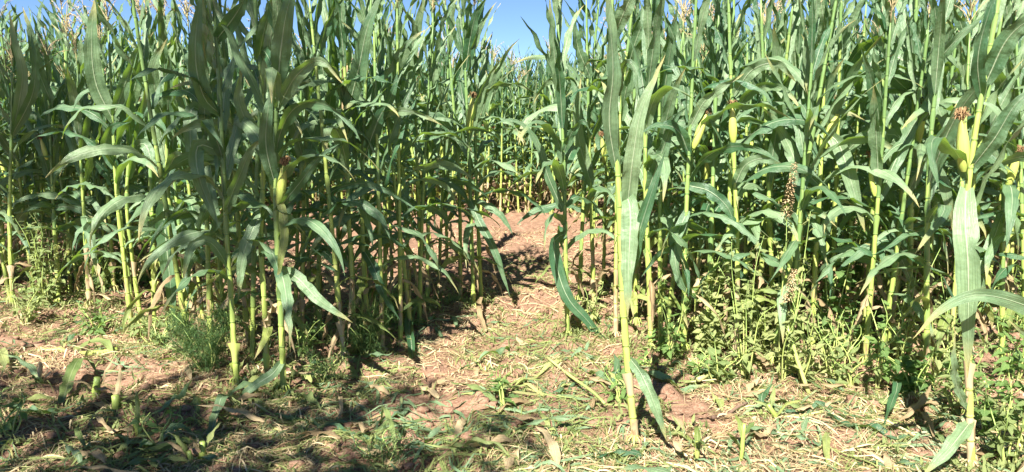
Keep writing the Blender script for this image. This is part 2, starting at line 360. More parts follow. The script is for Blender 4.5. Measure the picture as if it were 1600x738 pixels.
def make_plant(seed, H=2.3, ear=True, tassel=True, plane=None, lod=1, dens=1.):
    rng = random.Random(seed); root = empty('maize_plant', (0, 0, 0))
    mb, nodes, centre = stalk_mesh(H, rng, k=8 if lod else 6); part('stalk', mb, M['stalk'], root)
    for lm, mk in plant_leaves(nodes, centre, H, rng, rng.uniform(0, 3.1) if plane is None else plane, dens=dens):
        part('leaf', lm, M[mk], root)
    if ear:
        z = nodes[int(len(nodes) * .5)]; c = centre(z); a = rng.uniform(0, 6.28)
        add_ear(root, (c[0] + .02 * math.cos(a), c[1] + .02 * math.sin(a), z), a, R(rng.uniform(10, 24)), rng, rng.uniform(.2, .25), .025)
    if tassel:
        t = part('tassel', tassel_mesh(rng), M['tassel'], root); t.location = centre(H)
    return root

# ------------------------------------------------------------------ ground
def axis(fine0, fine1, st, far0, far1, grow=1.25):
    a = list(np.arange(fine0, fine1 + 1e-6, st)); s = st; x = a[-1]
    while x < far1: s = min(s * grow, 40); x += s; a.append(x)
    s = st; x = a[0]; b = []
    while x > far0: s = min(s * grow, 40); x -= s; b.append(x)
    return np.array(b[::-1] + a)
xs = axis(-4.6, 4.6, .024, -400, 400, 1.06); ys = np.concatenate([axis(2.6, 7., .024, -60, 7.01, 1.15), axis(7.05, 13, .05, 7.04, 600, 1.12)])
ys = np.unique(np.round(ys, 4)); X, Y = np.meshgrid(xs, ys, indexing='ij')
gm = MB(); gm.grid(np.stack([X, Y, gh(X, Y)], -1), np.stack([X, Y], -1))
g = obj('ground', gm, M['soil']); tag(g, 'dry pinkish brown soil of the maize field, loose and cloddy', None, None, 'structure')

# ------------------------------------------------------------------ unseen tree added behind the camera, crown clumps placed to shade the left foreground
def tree_from(blobs, trunk, label):
    root = empty('added_shade_tree', trunk)
    rs = np.random.RandomState(11); mb = MB(); T0 = Vector(trunk)
    for (bx, by, bz, br, cnt) in blobs:
        cnt = int(cnt * 1.35)
        p = rs.normal(size=(cnt, 3)); p = nrm(p) * (rs.rand(cnt, 1) ** .45) * br * np.array([1, 1, .8]) + np.array([bx, by, bz]) - np.array(trunk)
        a = nrm(rs.normal(size=(cnt, 3))); b = nrm(np.cross(a, rs.normal(size=(cnt, 3)))); s = rs.uniform(.045, .09, (cnt, 1))
        for i in range(cnt):
            mb.grid(np.array([[p[i] - a[i] * s[i], p[i] + b[i] * s[i] * .5], [p[i] - b[i] * s[i] * .5, p[i] + a[i] * s[i]]]), [[[0, 0], [1, 0]], [[0, 1], [1, 1]]])
    part('crown', mb, M['weed'], root)
    tm = MB(); top = max(b[2] for b in blobs) - trunk[2]
    tube(tm, [(0, 0, -.1), (.05, -.03, top * .4), (0, .05, top)], [.17, .12, .04], 10); part('trunk', tm, M['bark'], root)
    for (bx, by, bz, br, cnt) in blobs:
        lm = MB(); e = np.array([bx, by, bz]) - np.array(trunk); s = np.array([0.03, 0, max(.8, e[2] * .45)])
        tube(lm, spline([s, s * .45 + e * .55 + [0, 0, .25], e], 7), np.linspace(.06, .015, 7), 6); part('limb', lm, M['bark'], root)
    return tag(root, label, 'tree')
LV = -np.array(sun_vec); LV = LV / -LV[2]      # light travel per metre of descent
def shade_blob(x, y, z, up, r, cnt):
    p = np.array([x, y, z]) - LV * up; return (p[0], p[1], p[2], r, cnt)
tree_from([
    shade_blob(-1.55, 3.15, 0, 5.2, .95, 800), shade_blob(-2.9, 3.4, 0, 5.0, .7, 600), shade_blob(-.6, 2.8, 0, 5.0, .35, 110), shade_blob(-.1, 3.3, 0, 5.3, .35, 40), shade_blob(-.75, 3.75, 0, 5.4, .4, 80),
    shade_blob(-1.5, 4.5, 1.0, 5.2, .85, 720), shade_blob(-1.75, 4.6, 1.7, 5.0, .5, 200),
    shade_blob(-3.8, 5.9, 1.5, 4.6, .75, 720), shade_blob(-4.7, 6.1, 1.3, 4.9, .85, 800)], (-4.4, -2.6, 0), 'unseen tree added behind the viewer to shade the left foreground')

# ------------------------------------------------------------------ the plants the photo shows one by one
PLANTED = []
HERO_SHORT = []
SHORT_OF = {(993, 712): 'lone foreground maize plant', (887, 515): 'gap side maize plant with the trailing leaf', (928, 480): 'thin bright stalk just behind the lone plant', (962, 518): 'stalk directly left of the lone foreground plant',
    (1017, 553): 'thin brown based stalk right of the lone plant', (1068, 557): 'bright stalked maize plant with the tilted ear', (1150, 560): 'upright eared plant left of the pale seed head', (1268, 560): 'tall long stalked maize plant with the pale pointed ear',
    (1322, 522): 'plant right behind the tall long stalked one', (1420, 560): 'eared plant under two broad arching leaves', (1517, 742): 'nearest maize plant at the right edge', (1672, 770): 'right border plant with the level leaf',
    (1567, 552): 'bright stalk right of the nearest edge plant', (1450, 600): 'plant between the two big eared ones at right', (1210, 540): 'maize plant behind the pale seed head weed', (1110, 520): 'maize plant behind the climbing bindweed',
    (370, 602): 'shaded plant with the bowed stalk', (417, 588): 'left plant of the close shaded pair', (443, 613): 'nearest shaded plant at left', (330, 560): 'shaded plant left of the bowed stalk',
    (553, 548): 'left stalk of the tight middle left pair', (575, 540): 'right stalk of the tight middle left pair', (500, 520): 'shaded plant left of the tight middle pair', (525, 490): 'plant with the hanging dry tan leaf',
    (640, 483): 'plant ending the shaded clump near the gap', (600, 500): 'plant just right of the tight middle left pair', (668, 470): 'yellowing stalk left of the gap', (719, 471): 'leftmost of the three yellow gap stalks',
    (740, 478): 'eared plant among the three yellow gap stalks', (752, 470): 'rightmost of the three yellow gap stalks', (205, 503): 'leftmost bare yellow stalk at left', (221, 500): 'middle bare yellow stalk at left', (240, 500): 'rightmost bare yellow stalk at left',
    (275, 520): 'plant with the very broad hanging blade', (92, 470): 'far left plant with two level pale leaves', (20, 480): 'shaded plant at the left border', (140, 480): 'shaded plant left of the bare yellow stalks'}
def hero(base, pts, label, H=2.35, leaves=(), ears=(), dens=.8, plane=None, seed=None, tassel=True, skip=.35, r0=.0158, group=None, Y=None, auto_ear=False):
    seed = seed or int(base[0] * 7 + base[1]); rng = random.Random(seed)
    if Y is None: b = ground_at(*base)
    else: b = at_depth(base[0], base[1], Y)
    b[2] = G(b[0], b[1]); Y0 = b[1]; root = empty('maize_plant', b); PLANTED.append((b[0], b[1])); HERO_SHORT.append((b[0] / b[1], b[1], SHORT_OF[tuple(base)]))
    q = [np.zeros(3)] + [at_depth(u, v, Y0) - b for u, v in pts]; q = np.array(q); q = q[np.argsort(q[:, 2])]
    dz = (q[-1] - q[-2]) / max(q[-1][2] - q[-2][2], .05); dz[:2] *= .8
    if q[-1][2] < H: q = np.vstack([q, q[-1] + dz * (H - q[-1][2])])
    q = np.vstack([q[0] - (q[1] - q[0]) * .1, q]); path = spline(q, 40)
    H = min(H, path[-1][2] - .01)
    mb, nodes, centre = stalk_mesh(H, rng, path, r0=r0, k=10); part('stalk', mb, M['stalk'], root)
    for lm, mk in plant_leaves(nodes, centre, H, rng, rng.uniform(0, 3.1) if plane is None else plane, dens=dens, skip_low=skip): part('leaf', lm, M[mk], root)
    V = None
    for lf in leaves:
        pp, wpx = lf[0], lf[1]; roll = lf[2] if len(lf) > 2 else 0; mk = lf[3] if len(lf) > 3 else 'leaf'; lbl = lf[4] if len(lf) > 4 else None
        n0 = [(*p, 0) if len(p) == 2 else p for p in pp]
        k = len(n0)
        P = np.array([at_depth(u, v, Y0 + d - (.14 * math.sin(math.pi * .55 * i / (k - 1)) if len(pp[0]) == 2 else 0)) - b for i, (u, v, d) in enumerate(n0)])
        P = spline(P, 22); P[:, 2] = np.maximum(P[:, 2], gh(P[:, 0] + b[0], P[:, 1] + b[1]) - b[2] + .012)
        T = nrm(np.gradient(P, axis=0)); C = nrm(CAMP - (P + b)); S = nrm(np.cross(T, C))
        ang = R(roll) + np.linspace(-.25, .35, 22) * rng.choice([-1, 1]); S = twist(P, S, ang)
        lm = MB(); blade(lm, P, S, wpx * Y0 / F * .98, fold=rng.uniform(.15, .35), wav=.011, freq=rng.uniform(2.5, 4.5), rng=rng, across=6, base=.6, peak=.25)
        o = part('leaf', lm, M[mk], root)
        if lbl: o['label'] = lbl
    for (eb, et) in ears:
        A = at_depth(*eb, Y0 - .02) - b; B = at_depth(*et, Y0 - .04) - b; L = np.linalg.norm(B - A); d = Vector(B - A).normalized()
        me, sk_ = ear_meshes(rng, L, min(.032, L * .115)); e = part('ear', me, M['husk'], root); e.location = A; e.rotation_euler = d.to_track_quat('Z', 'Y').to_euler()
        part('silk', sk_, M['silk'], e)
    if auto_ear:
        z = nodes[int(len(nodes) * .5)]; c = centre(z); a = rng.uniform(3.5, 6); add_ear(root, (c[0] + .02 * math.cos(a), c[1] + .02 * math.sin(a), z), a, R(rng.uniform(10, 20)), rng, .22)
    if tassel:
        t = part('tassel', tassel_mesh(rng), M['tassel'], root); t.location = centre(H)
    tag(root, label, 'maize plant', group or 'maize plants at the front edge of the stand')
    return root
# near right of centre: the lone plant standing in the foreground
hero((993, 712), [(975, 500), (968, 330), (960, 120), (955, -20)], 'lone foreground maize plant right of the gap, bare lower stalk and one broad hanging leaf', H=2.3, dens=.03, skip=1.5,
     leaves=[([(978, 345), (984, 290), (990, 240), (1003, 170), (1040, 85)], 28, 0),
             ([(975, 300), (985, 330), (982, 420), (981, 500)], 30, 10),
             ([(962, 260), (952, 190), (958, 110), (952, 20), (948, -60)], 26, 25),
             ([(978, 470), (988, 400), (1012, 320), (1040, 235)], 24, -15),
             ([(984, 560), (1002, 585), (1022, 630), (1042, 690)], 22, 15),
             ([(964, 150), (975, 100), (992, 110), (996, 160)], 15, 30),
             ([(958, 60), (975, 20), (1000, -30), (1030, -60)], 22, 10)])
hero((887, 515), [(884, 400), (880, 230), (873, 60)], 'maize plant beside the gap, its lowest leaf trailing down to the litter on the right', H=2.3, dens=0.93, skip=.8,
     leaves=[([(884, 365), (866, 378), (872, 425), (890, 470), (925, 510), (965, 575)], 21, 0),
             ([(880, 330), (858, 280), (835, 215), (800, 188), (768, 196)], 15, 20), ([(878, 160), (868, 100), (862, 40), (858, -10)], 18, 20), ([(880, 240), (895, 205), (912, 190), (925, 210)], 14, 20)])
hero((928, 480), [(925, 370), (920, 200), (916, 0)], 'thin bright stalked maize plant just behind the lone foreground one', H=2.45, dens=0.88, skip=.7,
     leaves=[([(922, 120), (905, 80), (897, 40), (902, 10)], 18, 20), ([(924, 290), (905, 220), (902, 170), (908, 120)], 20, 10)], )
hero((962, 518), [(963, 400), (968, 200), (985, 40)], 'maize plant directly left of the lone foreground stalk, half hidden by its leaves', H=2.4, dens=0.78, skip=.9,
     leaves=[([(980, 110), (995, 60), (1012, 20), (1030, -20)], 18, 10)])
hero((1017, 553), [(1014, 430), (1008, 250), (1015, 60)], 'maize plant with thin brown based stalk right of the lone foreground plant', H=2.3, dens=0.88, skip=.6,
     leaves=[([(1012, 300), (1030, 250), (1052, 190), (1075, 165)], 22, 20), ([(1013, 350), (1000, 340), (985, 360), (990, 400)], 16, 20)])
hero((1068, 557), [(1070, 400), (1076, 250), (1085, 60)], 'maize plant with a tilted ear, brown silk and a straight bright stalk', H=2.35, dens=0.88, skip=.7,
     leaves=[([(1078, 200), (1100, 160), (1130, 135), (1163, 115)], 19, 15), ([(1076, 240), (1060, 205), (1030, 195), (1000, 210)], 19, 20), ([(1074, 330), (1055, 380), (1062, 440), (1090, 470)], 20, 20),
             ([(1076, 290), (1110, 300), (1140, 330), (1150, 380)], 20, 15)], ears=[((1084, 232), (1104, 178))])
hero((1150, 560), [(1152, 400), (1147, 250), (1140, 60)], 'maize plant with an upright ear left of the pale seed head weed', H=2.3, dens=0.98,
     leaves=[([(1148, 290), (1165, 258), (1195, 248), (1232, 262)], 19, 10), ([(1146, 150), (1175, 110), (1215, 100), (1245, 130)], 20, 15)], ears=[((1146, 225), (1144, 168))])
hero((1268, 560), [(1275, 400), (1283, 250), (1290, 50)], 'tall maize plant with a long bright stalk and a pale pointed ear beside it', H=2.45, dens=0.63, skip=1.0,
     leaves=[([(1284, 180), (1266, 165), (1264, 200), (1272, 235), (1284, 262)], 19, 0), ([(1290, 90), (1270, 60), (1262, 100), (1262, 150)], 22, 20), ([(1285, 205), (1310, 225), (1330, 285), (1352, 365)], 25, 0),
             ([(1280, 290), (1258, 272), (1245, 290), (1262, 345)], 17, 10), ([(1284, 240), (1320, 238), (1350, 210), (1392, 185)], 17, 15), ([(1276, 385), (1295, 345), (1315, 315), (1335, 322)], 18, 30), ([(1291, 60), (1285, 20), (1278, -30)], 24, 10)],
     ears=[((1289, 232), (1310, 160))])
hero((1322, 522), [(1328, 400), (1335, 250), (1348, 80)], 'maize plant behind and right of the tall long stalked one', H=2.35, dens=0.98,
     leaves=[([(1336, 250), (1352, 262), (1385, 300), (1413, 360)], 20, 0)])
hero((1420, 560), [(1422, 400), (1425, 250), (1430, 60)], 'maize plant with an ear right beside its stalk, two broad leaves arching over it', H=2.4, dens=0.68, skip=.9,
     leaves=[([(1432, 60), (1400, 85), (1432, 110), (1466, 170), (1492, 238)], 32, -10), ([(1428, 150), (1362, 95), (1375, 150), (1398, 190), (1416, 235)], 24, 5), ([(1422, 300), (1385, 208), (1440, 245), (1475, 290), (1493, 375)], 29, 0),
             ([(1420, 400), (1395, 375), (1360, 385), (1305, 425)], 22, 10), ([(1424, 440), (1400, 395), (1350, 380)], 16, 20)],
     ears=[((1432, 228), (1442, 162))])
hero((1517, 742), [(1514, 600), (1509, 400), (1512, 300), (1530, 170), (1562, -10)], 'nearest maize plant at the right edge, large ear with brown silk and wide blade below', H=2.25, dens=.12, skip=1.5, r0=.015,
     leaves=[([(1510, 295), (1508, 345), (1513, 430), (1512, 590)], 37, 6),
             ([(1516, 660), (1500, 680), (1480, 705), (1440, 745)], 26, 20), ([(1510, 640), (1494, 600), (1490, 560), (1492, 520)], 16, 30),
             ([(1520, 260), (1555, 215), (1590, 160), (1640, 130)], 26, 15), ([(1540, 130), (1575, 60), (1620, 30), (1660, 60)], 30, 15), ([(1532, 150), (1528, 90), (1545, 20), (1570, -40)], 22, 20)],
     ears=[((1506, 268), (1503, 186))])
hero((1672, 770), [(1672, 500), (1680, 100)], 'maize plant at the right border whose leaf reaches in horizontally', H=2.3, dens=.15, plane=.1,
     leaves=[([(1672, 560), (1640, 500), (1580, 470), (1520, 462), (1470, 485), (1426, 530)], 30, -10), ([(1672, 560), (1640, 540), (1600, 520), (1575, 500)], 20, 20)])
hero((1567, 552), [(1566, 420), (1570, 250), (1578, 40)], 'bright stalked maize plant just right of the nearest one at the edge', H=2.35, dens=0.88, skip=.8,
     leaves=[([(1568, 330), (1550, 380), (1530, 420), (1545, 480)], 18, 10)], auto_ear=True)
hero((1450, 600), [(1448, 450), (1452, 250), (1470, 60)], 'maize plant between the ear bearing pair at right, broken leaves near its foot', H=2.25, dens=0.93)
hero((1210, 540), [(1205, 400), (1198, 220), (1190, 40)], 'maize plant behind the pale seed head weed', H=2.3, dens=1.00)
hero((1110, 520), [(1112, 400), (1120, 200), (1130, 20)], 'maize plant behind the climbing bean weed right of centre', H=2.35, dens=1.00)
# near left: the shaded clump
hero((370, 602), [(362, 480), (355, 380), (344, 160), (335, 20)], 'shaded maize plant with bowed stalk rising from the feathery weed at left', H=2.3, dens=1.00, skip=.7,
     leaves=[([(345, 180), (318, 150), (305, 80), (315, -20)], 26, 15), ([(350, 240), (310, 228), (312, 280), (345, 360)], 24, 5), ([(352, 330), (372, 280), (395, 230), (420, 215)], 20, 20), ([(358, 420), (330, 380), (300, 385), (285, 440)], 18, 20),
             ([(340, 60), (370, 20), (395, -30)], 24, 10)])
hero((417, 588), [(413, 470), (408, 380), (412, 200), (400, 20)], 'shaded maize plant, leftmost of the close pair near the front at left', H=2.3, dens=1.00, skip=.8,
     leaves=[([(410, 230), (385, 190), (372, 150), (378, 100)], 22, 15), ([(411, 330), (395, 360), (380, 400), (372, 470)], 20, 15), ([(404, 90), (415, 40), (432, -10)], 24, 15)])
hero((443, 613), [(439, 500), (434, 400), (430, 250), (436, 40)], 'shaded maize plant nearest the viewer at left, long drooping blade to its right', H=2.35, dens=1.00, skip=.8,
     leaves=[([(436, 420), (465, 435), (500, 470), (552, 505)], 21, 0), ([(441, 565), (425, 585), (395, 605), (362, 635)], 17, 10), ([(430, 290), (416, 230), (418, 180), (428, 120)], 24, 0), ([(432, 300), (445, 350), (440, 400), (432, 450)], 16, 20, 'low_leaf'),
             ([(434, 170), (462, 120), (500, 95), (535, 130)], 24, 15), ([(434, 130), (440, 70), (450, 10), (470, -40)], 30, 5), ([(432, 330), (465, 290), (500, 245), (530, 225)], 17, 15)],
     ears=[((436, 320), (444, 258))])
hero((330, 560), [(326, 440), (322, 300), (318, 100)], 'shaded maize plant left of the bowed one, grey green leaf with white midrib', H=2.2, dens=1.00, skip=.6,
     leaves=[([(320, 180), (300, 170), (298, 230), (306, 300)], 20, 0), ([(320, 240), (318, 265), (330, 310), (348, 375)], 22, -5)])
hero((553, 548), [(550, 430), (545, 340), (540, 150), (535, 0)], 'shaded maize plant left of the tight front pair in the middle left', H=2.4, dens=1.00, skip=.7,
     leaves=[([(546, 330), (515, 304), (555, 287), (600, 297), (655, 330)], 13, 25), ([(542, 180), (560, 110), (575, 40), (600, -20)], 26, 5)])
hero((575, 540), [(570, 430), (566, 340), (570, 160), (580, 0)], 'shaded maize plant of the tight front pair, pale sheathed foot in the weeds', H=2.4, dens=1.00, skip=.7,
     leaves=[([(568, 250), (590, 190), (612, 150), (622, 110)], 22, 15), ([(568, 390), (585, 420), (600, 460), (625, 500)], 17, 15), ([(570, 200), (600, 178), (645, 175), (692, 196)], 15, 35)])
hero((500, 520), [(498, 420), (505, 260), (515, 80)], 'maize plant in the shade between the front pair and the long drooping blade', H=2.35, dens=1.00, skip=.5)
hero((525, 490), [(528, 380), (530, 240), (534, 80)], 'maize plant with a dry tan leaf hanging at its middle, middle left', H=2.4, dens=0.98,
     leaves=[([(534, 130), (540, 100), (537, 150), (536, 230)], 7, 0, 'dry', 'dry tan leaf hanging along the stalk')])
hero((640, 483), [(637, 400), (630, 280), (622, 100)], 'maize plant standing where the shaded clump ends left of the gap', H=2.4, dens=0.98,
     leaves=[([(634, 330), (610, 300), (575, 330), (560, 390)], 17, 20), ([(626, 160), (640, 90), (655, 30), (665, -20)], 22, 10)])
hero((600, 500), [(602, 400), (600, 280), (590, 100)], 'maize plant between the tight front pair and the gap side clump', H=2.35, dens=0.98)
hero((668, 470), [(668, 400), (672, 260), (676, 60)], 'maize plant with yellowing stalk just left of the gap plants', H=2.35, dens=0.98)
hero((719, 471), [(719, 370), (716, 260), (700, 60)], 'sunlit maize plant at the gap, leftmost of three close yellow stalks', H=2.4, dens=0.93, skip=.5,
     leaves=[([(716, 230), (690, 190), (655, 180), (620, 200)], 16, 25)])
hero((740, 478), [(737, 370), (733, 250), (725, 60)], 'sunlit maize plant at the gap with an ear topped by tan silk', H=2.4, dens=0.83, skip=.9,
     leaves=[([(735, 310), (748, 345), (772, 390), (797, 465)], 14, 0), ([(728, 110), (735, 60), (745, 20), (765, -10)], 18, 15)], ears=[((733, 208), (739, 152))])
hero((752, 470), [(748, 370), (744, 290), (742, 120)], 'sunlit maize plant at the gap, rightmost of three close yellow stalks', H=2.35, dens=0.93, skip=.9,
     leaves=[([(745, 200), (765, 140), (790, 85), (812, 60)], 13, 20)])
# left
hero((205, 503), [(192, 390), (182, 300), (172, 100)], 'sunlit maize plant at left with bare yellow stalk curving up, leftmost of its clump', H=2.15, dens=0.78, skip=1.,
     leaves=[([(178, 190), (150, 130), (143, 60), (150, -10)], 26, 0), ([(180, 260), (165, 230), (175, 200), (205, 190)], 18, 20), ([(178, 180), (200, 120), (215, 80), (240, 50)], 20, 10)])
hero((221, 500), [(206, 400), (198, 300), (215, 120)], 'sunlit maize plant at left, middle stalk of the bare yellow clump', H=2.2, dens=0.78, skip=.9,
     leaves=[([(200, 240), (225, 225), (240, 260), (258, 302)], 18, 5), ([(203, 170), (215, 120), (226, 80), (222, 50)], 20, 10)])
hero((240, 500), [(240, 400), (236, 280), (232, 100)], 'maize plant at left, rightmost stalk of the bare yellow clump', H=2.15, dens=0.88, skip=.8)
hero((275, 520), [(268, 400), (262, 280), (258, 100)], 'maize plant at left with one very broad dark blade hanging nearly to the ground', H=2.15, dens=0.88, skip=.8,
     leaves=[([(264, 330), (256, 325), (262, 400), (273, 505)], 31, 0), ([(262, 200), (245, 150), (240, 100), (262, 60)], 22, 15)])
hero((92, 470), [(85, 350), (78, 200), (75, 60)], 'shaded maize plant at far left with two pale leaves spreading level across its middle', H=1.9, dens=0.98,
     leaves=[([(84, 325), (70, 320), (50, 325), (33, 334)], 10, 25), ([(84, 325), (105, 323), (130, 330), (166, 348)], 11, 25), ([(80, 160), (60, 110), (50, 60), (35, 10)], 17, 10)], ears=[((74, 250), (64, 218))])
hero((20, 480), [(15, 350), (18, 200), (20, 60)], 'shaded maize plant at the left border with upright dark leaves', H=1.9, dens=1.00,
     leaves=[([(22, 200), (35, 120), (22, 60), (14, 15)], 17, 5), ([(20, 210), (50, 150), (55, 100), (48, 50)], 16, 5)])
hero((140, 480), [(132, 350), (125, 220), (120, 80)], 'maize plant in the shade left of the bare yellow clump', H=1.9, dens=1.00)

# ------------------------------------------------------------------ the dense stand: prototypes and their copies
protos = [make_plant(100 + i, H=2.15 + .05 * (i % 6), ear=(i % 6 == 0), tassel=(i % 2 == 0)) for i in range(11)]
spots = []
rs = np.random.RandomState(5)
def zone(x, y):
    if abs(x) > .70 * y + .55: return None
    if y > 11.3 and y < 15.5 and -3.3 - (y - 11) * .3 < x < .9: return 'wall'
    edge_l = -2.75 if y < 6.5 else -3.05 - .12 * (y - 6.5)
    if y > 5.95 and x < edge_l: return 'left'
    edge_r = 1.35 if y < 7 else max(.7, 1.35 - .13 * (y - 7))
    if y > 5.25 + (0 if x > 1.6 else .6) and x > edge_r: return 'right'
    return None
st = .36
for yi in np.arange(5.2, 17.5, st):
    dd = 1.0 if yi < 13 else .8
    for xi in np.arange(-13, 13, st * 1.02):
        x = xi + rs.uniform(-.13, .13); y = yi + rs.uniform(-.13, .13); z = zone(x, y)
        if z is None or rs.rand() > dd: continue
        if min((x - a) ** 2 + (y - b) ** 2 for a, b in PLANTED) < .12 ** 2: continue
        spots.append((x, y, z))
MID = [(480, 470), (455, 500), (610, 452), (585, 470), (690, 452), (655, 500), (430, 470), (395, 480), (350, 470), (310, 490), (620, 530), (675, 430), (385, 520), (345, 530), (290, 510), (700, 415), (10, 455), (45, 440), (105, 455), (160, 440), (185, 460), (60, 460), (125, 435), (290, 460), (330, 500), (445, 540), (395, 545), (300, 545), (395, 562), (475, 535), (530, 562), (602, 545), (655, 470), (640, 520)]
MIDR = [(945, 440), (985, 455), (1000, 500), (1035, 480), (1045, 520), (975, 410), (1000, 430), (905, 470), (1090, 500), (1130, 540), (1175, 530), (1235, 540), (1300, 530), (1350, 545), (1390, 540), (1480, 555), (1520, 545), (1600, 560), (1030, 540), (1200, 565), (1240, 575), (1345, 575), (1385, 565), (1475, 580), (1110, 545)]
for (u, v) in MID + MIDR:
    q = ground_at(u + rs.uniform(-8, 8), v); spots.append((q[0], q[1], 'mid' if (u, v) in MID else 'midr'))
def hidden(s):
    x, y, z = s
    if z in ('mid', 'midr'): return 0
    return s[1] + .25 * abs(s[0]) + (6 if (z == 'right' and y > 7.6 and x > 2.0) or (z == 'left' and y > 8.3 and x < -4.3) else 0)
spots.sort(key=hidden)
N_IND = 300 - len(PLANTED)
info = {'mid': ('maize plant in the loose clump left of the gap', 'maize in the loose clump left of the gap'), 'midr': ('maize plant at the inner front edge of the right stand', 'maize along the front of the right stand'),
        'left': ('maize plant in the dense stand left of the clearing', 'dense maize left of the clearing'),
        'wall': ('maize plant in the far row closing the back of the clearing', 'far maize behind the clearing'),
        'right': ('maize plant in the dense stand right of the clearing', 'dense maize right of the clearing')}
HS = sorted(set(HERO_SHORT)); RANK = {}
SHORT = ['', 'first', 'second', 'third', 'fourth', 'fifth', 'sixth', 'seventh', 'eighth']
for i, (x, y, z) in enumerate(spots[:N_IND]):
    o = protos[i] if i < len(protos) else copy_tree(protos[int(rs.randint(len(protos)))])
    o.location = (x, y, G(x, y)); o.rotation_euler = (rs.normal() * .05, rs.normal() * .05, rs.uniform(0, 6.28)); s = rs.uniform(.9, 1.07) * (.81 if z == 'left' else .97 if z == 'mid' else 1.); o.scale = (s, s, s)
    lbl, grp = info[z]
    if z == 'right': lbl += ', in its front ranks' if y < 7.2 else ', well behind its front ranks'
    if z == 'left': lbl += ', in its front ranks' if y < 7.8 else ', well behind its front ranks'
    near = [h for h in HS if h[1] < y and abs(h[0] - x / y) < .05]
    if z in ('mid', 'midr') and not near: near = [min(HS, key=lambda q: abs(q[0] - x / y))]
    if ((z in ('mid', 'midr')) or ('front ranks' in lbl and 'well' not in lbl)) and near:
        h = max(near, key=lambda q: q[1] - 20 * abs(q[0] - x / y))
        wd = h[2]
        RANK[wd] = RANK.get(wd, 0) + 1
        if RANK[wd] < 9: lbl = SHORT[RANK[wd]] + (' plant behind the ' if h[1] < y else ' maize plant next to the ') + wd
    tag(o, lbl, 'maize plant', grp)
# everything farther: one object
def low_plants(sp):
    vars_ = []
    for k in range(6):
        rng = random.Random(900 + k); H = 2.25 + .04 * k; mb, nodes, centre = stalk_mesh(H, rng, k=4, roots=False); tube2 = MB()
        zz = np.linspace(-.03, H, 5); tube(tube2, centre(zz), np.linspace(.014, .006, 5), 4, cap=False); Ls = MB()
        for lm, mk in plant_leaves(nodes, centre, H, rng, rng.uniform(0, 3), n=8, across=2): Ls.grid(lm.V[0].reshape(8, 3, 3), lm.UV[0].reshape(8, 3, 2))
        ts = tassel_mesh(rng, lod=0); vars_.append((tube2, Ls, ts))
    outs = [[], [], []]
    for (x, y, z) in sp:
        k = vars_[rs.randint(6)]; a = rs.uniform(0, 6.28); s = rs.uniform(.92, 1.08); ca, sa = math.cos(a) * s, math.sin(a) * s
        Rm = np.array([[ca, -sa, 0], [sa, ca, 0], [0, 0, s]])
        for j in range(3):
            V = np.concatenate(k[j].V) @ Rm.T + [x, y, G(x, y)]; outs[j].append((V, np.concatenate(k[j].Fq), np.concatenate(k[j].UV)))
    big = MB(); mats = []
    for j, o in enumerate(outs):
        for V, f, uv in o:
            big.V.append(V); big.Fq.append(f + big.n); big.UV.append(uv); big.n += len(V); mats.append(np.full(len(f), j))
    me = big.mesh('far_maize'); 
    for k in ('stalk', 'leaf', 'tassel'): me.materials.append(M[k])
    me.polygons.foreach_set('material_index', np.concatenate(mats).astype(np.int32)); return me
rest = spots[N_IND:]
for y in np.arange(15.6, 26, .6):
    for x in np.arange(-.72 * y - 1, .72 * y + 1, .6): rest.append((x + rs.uniform(-.2, .2), y + rs.uniform(-.2, .2), 'wall'))
tag(obj('far_maize', low_plants(rest), None), 'maize filling the field behind the plants at the clearing', 'maize crop', None, 'stuff')

